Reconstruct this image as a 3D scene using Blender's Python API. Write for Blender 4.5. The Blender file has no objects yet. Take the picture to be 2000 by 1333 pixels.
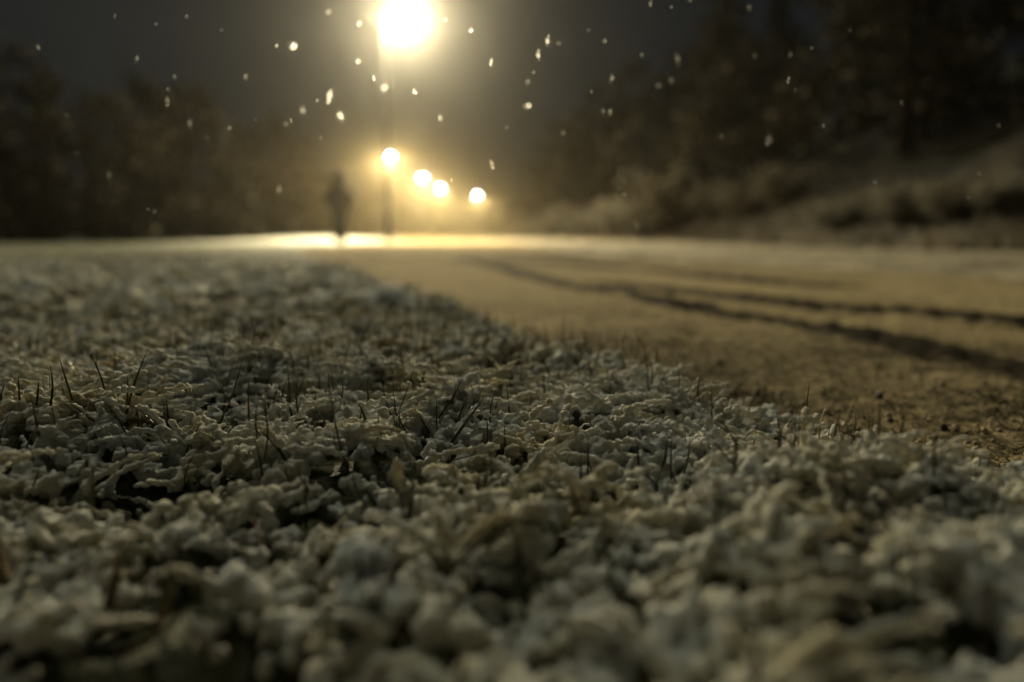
import bpy, math, random
import numpy as np
from mathutils import Vector, Matrix

# ------------------------------------------------------------------ camera, sky, night fill, exposure
S = bpy.context.scene
C = S.collection
R = math.radians
CAM_Z = 0.165
PITCH = math.atan(206 / 1555)          # horizon sits a little above the middle
cam_d = bpy.data.cameras.new('camera')
cam_d.lens = 28
cam_d.sensor_width = 36
cam_d.clip_start = 0.02
cam_d.clip_end = 1500
cam_d.dof.use_dof = True
cam_d.dof.focus_distance = 0.64
cam_d.dof.aperture_fstop = 2.3
cam = bpy.data.objects.new('camera', cam_d)
C.objects.link(cam)
cam.location = (0, 0, CAM_Z)
cam.rotation_euler = (math.pi / 2 - PITCH, 0, 0)
S.camera = cam

SUN_EL, SUN_AZ = R(52), R(-24)
W = bpy.data.worlds.new('World')
S.world = W
W.use_nodes = True
nt = W.node_tree
nt.nodes.clear()
sky = nt.nodes.new('ShaderNodeTexSky')
sky.sky_type = 'NISHITA'
sky.sun_disc = False
sky.sun_elevation = SUN_EL
sky.sun_rotation = SUN_AZ
bg = nt.nodes.new('ShaderNodeBackground')
bg.inputs['Strength'].default_value = 0.0013
wo = nt.nodes.new('ShaderNodeOutputWorld')
nt.links.new(sky.outputs[0], bg.inputs[0])
nt.links.new(bg.outputs[0], wo.inputs[0])

sun_d = bpy.data.lights.new('night_fill', 'SUN')     # added fill light that lifts and models the foreground snow
sun_d.energy = 0.68
sun_d.angle = R(18)
sun_d.color = (0.97, 0.95, 0.68)
sun = bpy.data.objects.new('night_fill', sun_d)
C.objects.link(sun)
sdir = Vector((math.sin(SUN_AZ) * math.cos(SUN_EL), math.cos(SUN_AZ) * math.cos(SUN_EL), math.sin(SUN_EL)))
sun.rotation_euler = sdir.to_track_quat('Z', 'Y').to_euler()
sun.location = (0, 0, 30)

S.view_settings.view_transform = 'Standard'
S.view_settings.look = 'None'
S.view_settings.exposure = 0.0
S.view_settings.gamma = 1.0
S.render.engine = 'CYCLES'
S.cycles.use_denoising = True
S.cycles.max_bounces = 8
S.cycles.diffuse_bounces = 3
S.cycles.transmission_bounces = 4
S.cycles.volume_bounces = 1
S.cycles.sample_clamp_indirect = 4.0

LAMP_I = 1500.0        # candela-like intensity that everything below is balanced against

# ------------------------------------------------------------------ helpers
rng = np.random.default_rng(11)
random.seed(11)


def at(px, py, depth):
    """photo pixel (2000 wide) at a depth in metres along +Y -> world point"""
    xc = (px - 1000) / 1555
    yc = (666.5 - py) / 1555
    d = Vector((xc, math.cos(PITCH) + yc * math.sin(PITCH), -math.sin(PITCH) + yc * math.cos(PITCH)))
    return Vector((0, 0, CAM_Z)) + d * (depth / d.y)


def on_ground(px, py, z=0.0):
    xc = (px - 1000) / 1555
    yc = (666.5 - py) / 1555
    d = Vector((xc, math.cos(PITCH) + yc * math.sin(PITCH), -math.sin(PITCH) + yc * math.cos(PITCH)))
    t = (z - CAM_Z) / d.z
    return Vector((0, 0, CAM_Z)) + d * t


def _h(ix, iy, iz, seed):
    h = (ix.astype(np.int64) * 374761393 + iy.astype(np.int64) * 668265263 + iz.astype(np.int64) * 2147483647 + seed * 974634533) & 0xFFFFFFFF
    h = ((h ^ (h >> 13)) * 1274126177) & 0xFFFFFFFF
    h = ((h ^ (h >> 16)) * 2246822519) & 0xFFFFFFFF
    return ((h ^ (h >> 15)) & 0xFFFF).astype(np.float64) / 65535.0


def n2(x, y, s, seed=0):
    """value noise -1..1, feature size s metres"""
    x = x / s; y = y / s
    x0 = np.floor(x); y0 = np.floor(y)
    fx = x - x0; fy = y - y0
    fx = fx * fx * fx * (fx * (fx * 6 - 15) + 10); fy = fy * fy * fy * (fy * (fy * 6 - 15) + 10)
    z = np.zeros_like(x0)
    a = _h(x0, y0, z, seed); b = _h(x0 + 1, y0, z, seed); c = _h(x0, y0 + 1, z, seed); d = _h(x0 + 1, y0 + 1, z, seed)
    return ((a + (b - a) * fx) * (1 - fy) + (c + (d - c) * fx) * fy) * 2 - 1


def n3(p, s, seed=0):
    q = p / s
    q0 = np.floor(q)
    f = q - q0
    f = f * f * (3 - 2 * f)
    r = 0
    for i in (0, 1):
        wx = f[:, 0] if i else 1 - f[:, 0]
        for j in (0, 1):
            wy = f[:, 1] if j else 1 - f[:, 1]
            for k in (0, 1):
                wz = f[:, 2] if k else 1 - f[:, 2]
                r = r + wx * wy * wz * _h(q0[:, 0] + i, q0[:, 1] + j, q0[:, 2] + k, seed)
    return r * 2 - 1


def fbm(x, y, s, seed=0, o=3):
    r = 0; a = 1.0; t = 0
    for k in range(o):
        r = r + a * n2(x + 17.3 * k, y - 9.1 * k, s / 2.03 ** k, seed + k); t += a; a *= 0.5
    return r / t


def sm(a, b, x):
    t = np.clip((x - a) / (b - a), 0, 1)
    return t * t * (3 - 2 * t)


def mesh_np(name, v, f, smooth=True):
    v = np.asarray(v, np.float32); f = np.asarray(f, np.int32)
    me = bpy.data.meshes.new(name)
    k = f.shape[1]
    me.vertices.add(len(v)); me.vertices.foreach_set('co', v.ravel())
    me.loops.add(f.size); me.loops.foreach_set('vertex_index', f.ravel())
    me.polygons.add(len(f))
    me.polygons.foreach_set('loop_start', np.arange(0, f.size, k, dtype=np.int32))
    me.polygons.foreach_set('loop_total', np.full(len(f), k, np.int32))
    me.update(calc_edges=True)
    me.polygons.foreach_set('use_smooth', np.full(len(f), smooth, bool))
    me.validate()
    return me


def link(name, me, mat, parent=None, loc=None):
    o = bpy.data.objects.new(name, me)
    C.objects.link(o)
    if mat is not None and len(me.materials) == 0:
        me.materials.append(mat)
    if parent is not None:
        o.parent = parent
    if loc is not None:
        o.location = loc
    return o


def empty(name, loc, rz=0.0):
    o = bpy.data.objects.new(name, None)
    C.objects.link(o)
    o.location = loc
    o.rotation_euler = (0, 0, rz)
    return o


def tag(o, label=None, cat=None, group=None, kind=None):
    if label: o['label'] = label
    if cat: o['category'] = cat
    if group: o['group'] = group
    if kind: o['kind'] = kind
    return o


def copy_tree(o, parent=None):
    c = o.copy()
    C.objects.link(c)
    c.parent = parent
    for ch in [k for k in bpy.data.objects if k.parent == o]:
        copy_tree(ch, c)
    return c


class MB:
    """collects tubes, boxes and quads into one mesh"""
    def __init__(self):
        self.v = []; self.f = []

    def tube(self, pts, rad, n=8, cap=True):
        pts = [Vector(p) for p in pts]
        if not hasattr(rad, '__len__'): rad = [rad] * len(pts)
        base = len(self.v)
        up = Vector((0.3, 0.2, 1)).normalized()
        for i, p in enumerate(pts):
            t = (pts[min(i + 1, len(pts) - 1)] - pts[max(i - 1, 0)]).normalized()
            a = t.cross(up)
            if a.length < 1e-3: a = t.cross(Vector((1, 0, 0)))
            a.normalize(); b = t.cross(a)
            for k in range(n):
                an = 2 * math.pi * k / n
                self.v.append(tuple(p + (a * math.cos(an) + b * math.sin(an)) * rad[i]))
        for i in range(len(pts) - 1):
            for k in range(n):
                q = base + i * n
                self.f.append((q + k, q + (k + 1) % n, q + n + (k + 1) % n, q + n + k))
        if cap:
            for i, sg in ((0, 1), (len(pts) - 1, -1)):
                c = len(self.v); self.v.append(tuple(pts[i]))
                for k in range(n):
                    q = base + i * n
                    self.f.append((c, q + k, q + (k + 1) % n))
        return self

    def lathe(self, prof, n=20, c=(0, 0, 0)):
        base = len(self.v)
        for r, z in prof:
            for k in range(n):
                an = 2 * math.pi * k / n
                self.v.append((c[0] + r * math.cos(an), c[1] + r * math.sin(an), c[2] + z))
        for i in range(len(prof) - 1):
            for k in range(n):
                q = base + i * n
                self.f.append((q + k, q + (k + 1) % n, q + n + (k + 1) % n, q + n + k))
        return self

    def box(self, lo, hi):
        b = len(self.v)
        for z in (lo[2], hi[2]):
            for y in (lo[1], hi[1]):
                for x in (lo[0], hi[0]):
                    self.v.append((x, y, z))
        for q in ((0, 1, 3, 2), (4, 6, 7, 5), (0, 4, 5, 1), (2, 3, 7, 6), (0, 2, 6, 4), (1, 5, 7, 3)):
            self.f.append(tuple(b + k for k in reversed(q)))
        return self

    def mesh(self, name, smooth=True):
        me = bpy.data.meshes.new(name)
        me.from_pydata(self.v, [], self.f)
        me.update()
        me.polygons.foreach_set('use_smooth', np.full(len(me.polygons), smooth, bool))
        return me

    def build(self, name, mat, parent=None, smooth=True):
        return link(name, self.mesh(name, smooth), mat, parent)


# ------------------------------------------------------------------ materials
def nodes(name):
    m = bpy.data.materials.new(name)
    m.use_nodes = True
    t = m.node_tree
    return m, t, t.nodes['Principled BSDF'], t.nodes['Material Output']


def _in(b, k, v):
    if k in b.inputs: b.inputs[k].default_value = v


def noise(t, scale, detail=3, rough=0.55, src=None):
    n = t.nodes.new('ShaderNodeTexNoise')
    n.inputs['Scale'].default_value = scale
    n.inputs['Detail'].default_value = detail
    n.inputs['Roughness'].default_value = rough
    if src is not None: t.links.new(src, n.inputs['Vector'])
    return n


def ramp(t, src, stops):
    r = t.nodes.new('ShaderNodeValToRGB')
    el = r.color_ramp.elements
    el[0].position, el[0].color = stops[0][0], (*stops[0][1], 1)
    el[1].position, el[1].color = stops[-1][0], (*stops[-1][1], 1)
    for p, c in stops[1:-1]:
        e = el.new(p); e.color = (*c, 1)
    t.links.new(src, r.inputs[0])
    return r


def mixc(t, fac, a, b):
    m = t.nodes.new('ShaderNodeMix')
    m.data_type = 'RGBA'
    for s, i in ((fac, 0), (a, 6), (b, 7)):
        if hasattr(s, 'links'): t.links.new(s, m.inputs[i])
        elif i == 0: m.inputs[i].default_value = s
        else: m.inputs[i].default_value = (*s, 1)
    return m.outputs[2]


def bump(t, b, src, dist, strength=1.0):
    n = t.nodes.new('ShaderNodeBump')
    n.inputs['Distance'].default_value = dist
    n.inputs['Strength'].default_value = strength
    t.links.new(src, n.inputs['Height'])
    t.links.new(n.outputs[0], b.inputs['Normal'])


def pos(t):
    return t.nodes.new('ShaderNodeNewGeometry').outputs['Position']


def plain(name, col, rough=0.6, metal=0.0, var=0.25, scale=20.0):
    m, t, b, o = nodes(name)
    tc = t.nodes.new('ShaderNodeTexCoord')
    n = noise(t, scale, 4, 0.6, tc.outputs['Object'])
    r = ramp(t, n.outputs[0], [(0.3, tuple(c * (1 - var) for c in col)), (0.7, tuple(min(1, c * (1 + var)) for c in col))])
    t.links.new(r.outputs[0], b.inputs['Base Color'])
    b.inputs['Roughness'].default_value = rough
    b.inputs['Metallic'].default_value = metal
    return m


def snow_near():
    m, t, b, o = nodes('wet_snow')
    p = pos(t)
    big = noise(t, 13, 3, 0.5, p)
    tint = ramp(t, big.outputs[0], [(0.32, (0.78, 0.82, 0.82)), (0.46, (0.87, 0.88, 0.82)), (0.58, (0.85, 0.82, 0.68)), (0.72, (0.72, 0.65, 0.44))])
    sm_ = noise(t, 75, 3, 0.6, p)
    spot = ramp(t, sm_.outputs[0], [(0.66, (0, 0, 0)), (0.80, (1, 1, 1))])
    c = mixc(t, spot.outputs[0], tint.outputs[0], (0.50, 0.40, 0.24))
    t.links.new(c, b.inputs['Base Color'])
    b.inputs['Roughness'].default_value = 0.8
    _in(b, 'Specular IOR Level', 0.2)
    _in(b, 'Subsurface Weight', 0.4)
    _in(b, 'Subsurface Radius', (0.005, 0.0045, 0.004))
    _in(b, 'Subsurface Scale', 1.0)
    g = noise(t, 420, 4, 0.8, p)
    bump(t, b, g.outputs[0], 0.0040, 1.0)
    return m


def lawn_mat():
    m, t, b, o = nodes('snowy_thatch')
    p = pos(t)
    n1 = noise(t, 30, 4, 0.65, p)
    n0 = noise(t, 1.1, 4, 0.6, p)
    grass = ramp(t, n1.outputs[0], [(0.3, (0.022, 0.026, 0.009)), (0.55, (0.065, 0.070, 0.020)), (0.7, (0.14, 0.125, 0.045))])
    snw = ramp(t, n1.outputs[0], [(0.25, (0.60, 0.58, 0.48)), (0.6, (0.78, 0.78, 0.74))])
    a = t.nodes.new('ShaderNodeAttribute'); a.attribute_name = 'cover'
    ad = t.nodes.new('ShaderNodeMath'); ad.operation = 'ADD'
    t.links.new(a.outputs['Fac'], ad.inputs[0])
    n2_ = noise(t, 9, 5, 0.7, p)
    sc = t.nodes.new('ShaderNodeMath'); sc.operation = 'MULTIPLY_ADD'
    t.links.new(n2_.outputs[0], sc.inputs[0]); sc.inputs[1].default_value = 1.5; sc.inputs[2].default_value = -0.75
    t.links.new(sc.outputs[0], ad.inputs[1])
    f = ramp(t, ad.outputs[0], [(0.35, (0, 0, 0)), (0.62, (1, 1, 1))])
    t.links.new(mixc(t, f.outputs[0], grass.outputs[0], snw.outputs[0]), b.inputs['Base Color'])
    b.inputs['Roughness'].default_value = 0.7
    g = noise(t, 160, 4, 0.7, p)
    bump(t, b, g.outputs[0], 0.006, 0.9)
    return m


def road_mat():
    m, t, b, o = nodes('snow_dusted_road')
    p = pos(t)
    fine = noise(t, 330, 3, 0.75, p)
    mid = noise(t, 60, 4, 0.7, p)
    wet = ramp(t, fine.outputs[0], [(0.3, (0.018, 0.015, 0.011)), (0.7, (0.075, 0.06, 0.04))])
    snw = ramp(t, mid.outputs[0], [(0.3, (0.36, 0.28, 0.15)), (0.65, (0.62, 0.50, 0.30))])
    a = t.nodes.new('ShaderNodeAttribute'); a.attribute_name = 'cover'
    sc = t.nodes.new('ShaderNodeMath'); sc.operation = 'MULTIPLY_ADD'
    t.links.new(fine.outputs[0], sc.inputs[0]); sc.inputs[1].default_value = 1.3; sc.inputs[2].default_value = -0.65
    sc2 = t.nodes.new('ShaderNodeMath'); sc2.operation = 'MULTIPLY_ADD'
    t.links.new(mid.outputs[0], sc2.inputs[0]); sc2.inputs[1].default_value = 0.7; sc2.inputs[2].default_value = -0.35
    ad = t.nodes.new('ShaderNodeMath'); ad.operation = 'ADD'
    t.links.new(a.outputs['Fac'], ad.inputs[0]); t.links.new(sc.outputs[0], ad.inputs[1])
    ad2 = t.nodes.new('ShaderNodeMath'); ad2.operation = 'ADD'
    t.links.new(ad.outputs[0], ad2.inputs[0]); t.links.new(sc2.outputs[0], ad2.inputs[1])
    f = ramp(t, ad2.outputs[0], [(0.34, (0, 0, 0)), (0.66, (1, 1, 1))])
    t.links.new(mixc(t, f.outputs[0], wet.outputs[0], snw.outputs[0]), b.inputs['Base Color'])
    b.inputs['Roughness'].default_value = 0.95
    _in(b, 'Specular IOR Level', 0.05)
    bump(t, b, fine.outputs[0], 0.003, 0.9)
    return m


def bank_mat():
    m, t, b, o = nodes('brushy_bank')
    p = pos(t)
    n1 = noise(t, 2.6, 6, 0.7, p)
    soil = ramp(t, n1.outputs[0], [(0.3, (0.02, 0.017, 0.01)), (0.6, (0.055, 0.042, 0.02)), (0.75, (0.11, 0.085, 0.04))])
    a = t.nodes.new('ShaderNodeAttribute'); a.attribute_name = 'cover'
    n2_ = noise(t, 1.3, 5, 0.7, p)
    sc = t.nodes.new('ShaderNodeMath'); sc.operation = 'MULTIPLY_ADD'
    t.links.new(n2_.outputs[0], sc.inputs[0]); sc.inputs[1].default_value = 1.0; sc.inputs[2].default_value = -0.5
    ad = t.nodes.new('ShaderNodeMath'); ad.operation = 'ADD'
    t.links.new(a.outputs['Fac'], ad.inputs[0]); t.links.new(sc.outputs[0], ad.inputs[1])
    f = ramp(t, ad.outputs[0], [(0.35, (0, 0, 0)), (0.7, (1, 1, 1))])
    t.links.new(mixc(t, f.outputs[0], soil.outputs[0], (0.62, 0.54, 0.39)), b.inputs['Base Color'])
    b.inputs['Roughness'].default_value = 0.85
    g = noise(t, 14, 5, 0.7, p)
    bump(t, b, g.outputs[0], 0.06, 0.8)
    return m


def blade_mat(name, a, c, rough=0.35):
    m, t, b, o = nodes(name)
    p = pos(t)
    n = noise(t, 60, 3, 0.6, p)
    r = ramp(t, n.outputs[0], [(0.3, a), (0.7, c)])
    t.links.new(r.outputs[0], b.inputs['Base Color'])
    b.inputs['Roughness'].default_value = rough
    return m


def leaf_mat(name, cols, trans=0.25):
    m, t, b, o = nodes(name)
    p = pos(t)
    n = noise(t, 0.9, 4, 0.7, p)
    r = ramp(t, n.outputs[0], cols)
    t.links.new(r.outputs[0], b.inputs['Base Color'])
    b.inputs['Roughness'].default_value = 0.7
    tr = t.nodes.new('ShaderNodeBsdfTranslucent')
    t.links.new(r.outputs[0], tr.inputs[0])
    mx = t.nodes.new('ShaderNodeMixShader')
    mx.inputs[0].default_value = trans
    t.links.new(b.outputs[0], mx.inputs[1]); t.links.new(tr.outputs[0], mx.inputs[2])
    t.links.new(mx.outputs[0], o.inputs['Surface'])
    return m


def flake_mat():
    m, t, b, o = nodes('snow_crystal')
    p = t.nodes.new('ShaderNodeTexCoord').outputs['Object']
    n = noise(t, 400, 2, 0.6, p)
    r = ramp(t, n.outputs[0], [(0.3, (0.85, 0.88, 0.92)), (0.7, (0.95, 0.96, 0.98))])
    rf = t.nodes.new('ShaderNodeBsdfRefraction')
    rf.inputs['IOR'].default_value = 1.12
    rf.inputs['Roughness'].default_value = 0.75
    t.links.new(r.outputs[0], rf.inputs[0])
    tr = t.nodes.new('ShaderNodeBsdfTranslucent')
    t.links.new(r.outputs[0], tr.inputs[0])
    t.links.new(r.outputs[0], b.inputs['Base Color'])
    mx = t.nodes.new('ShaderNodeMixShader'); mx.inputs[0].default_value = 0.5
    t.links.new(tr.outputs[0], mx.inputs[1]); t.links.new(rf.outputs[0], mx.inputs[2])
    m2 = t.nodes.new('ShaderNodeMixShader'); m2.inputs[0].default_value = 0.75
    t.links.new(b.outputs[0], m2.inputs[1]); t.links.new(mx.outputs[0], m2.inputs[2])
    t.links.new(m2.outputs[0], o.inputs['Surface'])
    return m


def lens_mat(name, col, strength):
    m, t, b, o = nodes(name)
    tc = t.nodes.new('ShaderNodeTexCoord')
    n = noise(t, 6, 2, 0.5, tc.outputs['Object'])
    r = ramp(t, n.outputs[0], [(0.3, tuple(c * 0.9 for c in col)), (0.7, col)])
    t.links.new(r.outputs[0], b.inputs['Base Color'])
    t.links.new(r.outputs[0], b.inputs['Emission Color'])
    b.inputs['Emission Strength'].default_value = strength
    m.cycles.emission_sampling = 'NONE'
    return m


M_SNOW = snow_near()
M_LAWN = lawn_mat()
M_ROAD = road_mat()
M_BANK = bank_mat()
M_GREEN = blade_mat('green_grass', (0.016, 0.024, 0.008), (0.055, 0.068, 0.020))
M_STRAW = blade_mat('dry_grass', (0.05, 0.032, 0.014), (0.17, 0.12, 0.05), 0.5)
M_BARK = plain('dark_bark', (0.035, 0.027, 0.02), 0.9, 0, 0.4, 6)
M_LEAF = leaf_mat('brown_olive_leaves', [(0.3, (0.012, 0.010, 0.005)), (0.55, (0.026, 0.022, 0.010)), (0.75, (0.045, 0.034, 0.015))])
M_NEEDLE = leaf_mat('spruce_needles', [(0.3, (0.012, 0.018, 0.009)), (0.7, (0.035, 0.045, 0.02))], 0.1)
M_TWIGSNOW = leaf_mat('snow_on_twigs', [(0.3, (0.50, 0.46, 0.36)), (0.7, (0.74, 0.70, 0.60))], 0.25)
M_POLE = plain('dark_painted_steel', (0.018, 0.018, 0.017), 0.8, 0.0, 0.25, 9)
M_HEAD = plain('lamp_housing_grey', (0.10, 0.10, 0.10), 0.5, 0.3, 0.2, 9)
M_FLAKE = flake_mat()
M_COAT = plain('black_coat', (0.012, 0.012, 0.014), 0.85, 0, 0.3, 30)
M_TROUS = plain('dark_trousers', (0.014, 0.014, 0.018), 0.8, 0, 0.3, 30)
M_SHOE = plain('dark_shoes', (0.012, 0.010, 0.009), 0.5, 0, 0.3, 30)
M_SKIN = plain('skin', (0.35, 0.22, 0.16), 0.5, 0, 0.08, 12)
M_HAT = plain('black_wool', (0.010, 0.010, 0.012), 0.95, 0, 0.3, 60)

# ------------------------------------------------------------------ the lie of the land
EY = np.array([-60, -4, -1, 0, 0.54, 0.66, 0.84, 1.2, 1.73, 2.6, 4.3, 8, 15, 23, 30, 50, 74, 100, 124, 135, 144, 160, 200, 300.0])
EX = np.array([22, 2.2, 0.85, 0.54, 0.37, 0.32, 0.27, 0.155, -0.04, -0.33, -0.87, -2.05, -3.2, -3.7, -4.0, -7.8, -11.8, -12.0, -11.6, -10.0, -6.6, -1.5, 10, 34])
RY = np.array([-60, -4, 0, 3.0, 4.4, 6.1, 8.3, 12, 18, 27, 50, 74, 100, 124, 144, 160, 200, 300.0])
RX = np.array([26, 5.2, 2.6, 2.05, 1.98, 1.36, 0.75, 0.45, 0.2, -0.4, -4.2, -8.2, -8.4, -8.0, -3.0, 2.1, 13.6, 37.6])


def edge_l(y): return np.interp(y, EY, EX)
def edge_r(y): return np.interp(y, RY, RX)


ROAD_Z = -0.03


def relief(x, y):
    """tussocks of the lawn, metres"""
    near = 1 - sm(3, 9, np.hypot(x, y))
    r = (0.026 - 0.014 * sm(0.9, 2.0, np.hypot(x, y))) * fbm(x, y, 0.32, 3, 2) + near * (0.026 * fbm(x, y, 0.085, 5, 3) + 0.010 * n2(x, y, 0.026, 9))
    far = sm(3, 12, np.hypot(x, y))
    return r * (1 - 0.6 * far) + far * (0.018 * fbm(x, y, 1.4, 6, 2) - 0.035)


def hollow(x, y):
    return 0.65 * fbm(x, y, 0.055, 71, 2) + 0.55 * fbm(x, y, 0.13, 75, 2)


def lawn_z(x, y):
    d = x - edge_l(y)                       # >0 is on the road
    z = relief(x, y)
    z = z - 0.07 * sm(-0.02, 0.05, d) - 0.015 * sm(-0.14, 0.0, d)
    z = z + 0.16 * np.exp(-((x + 7.2) / 2.2) ** 2 - ((y - 30) / 6.0) ** 2)     # low mound past the walker
    return z


def bank_s(x, y):
    """distance up from the foot of the bank beyond the road"""
    foot = np.interp(y, [-60, -5, 0, 4, 8.3, 12, 20, 30, 50, 80, 110, 150, 300], [30, 9.5, 7.8, 6.2, 5.0, 4.5, 4.6, 5.0, 2.5, -2.0, -2.5, 4, 46])
    return x - foot


def bank_z(x, y):
    s = bank_s(x, y)
    z = 0.42 * sm(-0.2, 1.5, s) + np.clip(s - 1.0, 0, 60) * 0.34
    return z + np.clip(s, 0, 3) * (0.14 * fbm(x, y, 1.1, 21, 3) + 0.05 * fbm(x, y, 0.3, 22, 2))


def axis(lo, hi, fine, c=0.0, g=1.035):
    """coordinates spaced `fine` at c and growing away from it"""
    out = [c]
    st = fine; v = c
    while v < hi:
        v += st; st *= g; out.append(v)
    st = fine; v = c
    while v > lo:
        v -= st; st *= g; out.append(v)
    a = np.array(sorted(out))
    return np.clip(a, lo, hi)


def sheet(name, xs, ys, zf, keep, mat, cover, jitter=0.0):
    X, Y = np.meshgrid(xs, ys)
    Z = zf(X, Y)
    v = np.stack([X, Y, Z], -1).reshape(-1, 3)
    ny, nx = X.shape
    i = np.arange(ny * nx).reshape(ny, nx)
    f = np.stack([i[:-1, :-1], i[:-1, 1:], i[1:, 1:], i[1:, :-1]], -1).reshape(-1, 4)
    k = keep(X, Y)
    kf = k[:-1, :-1] | k[:-1, 1:] | k[1:, 1:] | k[1:, :-1]
    f = f[kf.reshape(-1)]
    u, inv = np.unique(f, return_inverse=True)
    f = inv.reshape(-1, 4); v = v[u]
    me = mesh_np(name, v, f)
    at_ = me.attributes.new('cover', 'FLOAT', 'POINT')
    at_.data.foreach_set('value', cover(v[:, 0], v[:, 1]).astype(np.float32))
    o = link(name, me, mat)
    return tag(o, kind='structure')


XL, XH, YL, YH = -150.0, 150.0, -60.0, 300.0

# lawn: dark thatch under the near snow, doubling as shade in its gaps, the whole snowy field farther off
sheet('lawn', axis(XL, 40, 0.010, 0.0, 1.030), axis(YL, YH, 0.010, 0.45, 1.024),
      lambda x, y: lawn_z(x, y) - 0.020 * (1 - sm(2.0, 4.5, np.hypot(x, y))),
      lambda x, y: x < edge_l(y) + 0.07,
      M_LAWN,
      lambda x, y: 0.20 + 0.45 * sm(1.3, 3.5, np.hypot(x, y)) - 0.10 * sm(8, 18, y) - 0.30 * sm(-7, -12, x) * sm(10, 16, y) - 0.66 * sm(-0.4, -2.6, x) * sm(1.5, 4, y) * (1 - sm(12, 22, y)))  # far and far-left cover also thinned to dim the lamplit band

# tyre tracks, given by points on the road
TR = []
for pts, w, dep in (
        ([(900, 505), (960, 518), (1110, 558), (1300, 590), (1500, 622), (1700, 662), (2000, 722), (2300, 790)], 0.042, 0.9),
        ([(1180, 555), (1330, 572), (1480, 588), (1600, 600), (2000, 628), (2400, 655)], 0.065, 0.8),
        ([(980, 508), (1080, 514), (1300, 530), (1500, 548), (1640, 560)], 0.07, 0.6),
        ([(1050, 497), (1340, 502), (1700, 516), (2000, 541), (2300, 570)], 0.16, 1.0)):
    P = [on_ground(a, b, ROAD_Z) for a, b in pts]
    TR.append((np.array([[p.x, p.y] for p in P]), w, dep))


def track(x, y):
    sh = x.shape
    q = np.stack([x.ravel(), y.ravel()], -1)
    out = np.zeros(len(q))
    m = (q[:, 1] > -0.5) & (q[:, 1] < 16) & (np.abs(q[:, 0]) < 8)
    qq = q[m]
    wob = 0.02 * n2(qq[:, 0], qq[:, 1], 0.12, 31)
    o = np.zeros(len(qq))
    for P, w, dep in TR:
        best = np.full(len(qq), 1e9)
        for a, b in zip(P[:-1], P[1:]):
            ab = b - a
            t = np.clip(((qq - a) @ ab) / (ab @ ab), 0, 1)
            best = np.minimum(best, np.linalg.norm(qq - a - t[:, None] * ab, axis=1))
        brk = 0.90 + 0.30 * n2(qq[:, 0], qq[:, 1], 0.09, 35) + 0.25 * n2(qq[:, 0], qq[:, 1], 0.025, 36)
        ww = 1.0 * w * (1 + 0.05 * qq[:, 1])
        o = np.maximum(o, dep * np.clip(brk, 0.25, 1) * np.exp(-((best + wob) / ww) ** 2))
    out[m] = o
    return out.reshape(sh)


def road_z(x, y):
    near = 1 - sm(3, 8, np.hypot(x, y))
    t = track(x, y)
    ridge = np.exp(-((t - 0.22) / 0.12) ** 2) * (t > 0.05)
    z = ROAD_Z + 0.010 * fbm(x, y, 0.5, 41, 2) + near * (0.007 * fbm(x, y, 0.035, 43, 3) + 0.005 * n2(x, y, 0.011, 47))
    return z - 0.032 * t + 0.012 * ridge


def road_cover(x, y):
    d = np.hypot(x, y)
    return 0.40 + 0.28 * sm(0.9, 2.6, d) - 0.18 * sm(3, 7, d) * (1 - 0.9 * sm(7, 30, y)) - 1.7 * track(x, y) + 0.14 * fbm(x, y, 0.22, 51, 3)  # cover dips in mid distance so the lamplit glow seems to fall off


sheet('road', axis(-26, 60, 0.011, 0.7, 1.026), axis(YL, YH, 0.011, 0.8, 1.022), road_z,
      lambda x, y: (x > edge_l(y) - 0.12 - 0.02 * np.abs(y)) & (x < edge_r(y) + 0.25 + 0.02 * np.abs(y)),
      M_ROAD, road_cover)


def verge_z(x, y):
    d = x - edge_r(y)
    z = -0.05 + 0.05 * sm(-0.05, 0.35, d) + 0.025 * fbm(x, y, 0.3, 61, 3) * sm(0, 0.4, d)
    return z + bank_z(x, y)


sheet('bank', axis(-14, XH, 0.05, 3.0, 1.03), axis(YL, YH, 0.05, 5.0, 1.03), verge_z,
      lambda x, y: x > edge_r(y) - 0.05,
      M_BANK,
      lambda x, y: 0.56 - 0.21 * sm(-0.7, 0.1, bank_s(x, y)) - 0.65 * sm(0.3, 2.0, bank_s(x, y)))

# ------------------------------------------------------------------ wet snow clotted on the grass
PHI = (1 + 5 ** 0.5) / 2
ICO_V = np.array([(-1, PHI, 0), (1, PHI, 0), (-1, -PHI, 0), (1, -PHI, 0), (0, -1, PHI), (0, 1, PHI), (0, -1, -PHI), (0, 1, -PHI),
                  (PHI, 0, -1), (PHI, 0, 1), (-PHI, 0, -1), (-PHI, 0, 1)]) / math.sqrt(1 + PHI * PHI)
ICO_F = np.array([(0, 11, 5), (0, 5, 1), (0, 1, 7), (0, 7, 10), (0, 10, 11), (1, 5, 9), (5, 11, 4), (11, 10, 2), (10, 7, 6), (7, 1, 8),
                  (3, 9, 4), (3, 4, 2), (3, 2, 6), (3, 6, 8), (3, 8, 9), (4, 9, 5), (2, 4, 11), (6, 2, 10), (8, 6, 7), (9, 8, 1)])


def rot_rand(n, g):
    q = g.normal(size=(n, 4)); q /= np.linalg.norm(q, axis=1)[:, None]
    w, x, y, z = q.T
    return np.stack([1 - 2 * (y * y + z * z), 2 * (x * y - z * w), 2 * (x * z + y * w),
                     2 * (x * y + z * w), 1 - 2 * (x * x + z * z), 2 * (y * z - x * w),
                     2 * (x * z - y * w), 2 * (y * z + x * w), 1 - 2 * (x * x + y * y)], -1).reshape(n, 3, 3)


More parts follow.
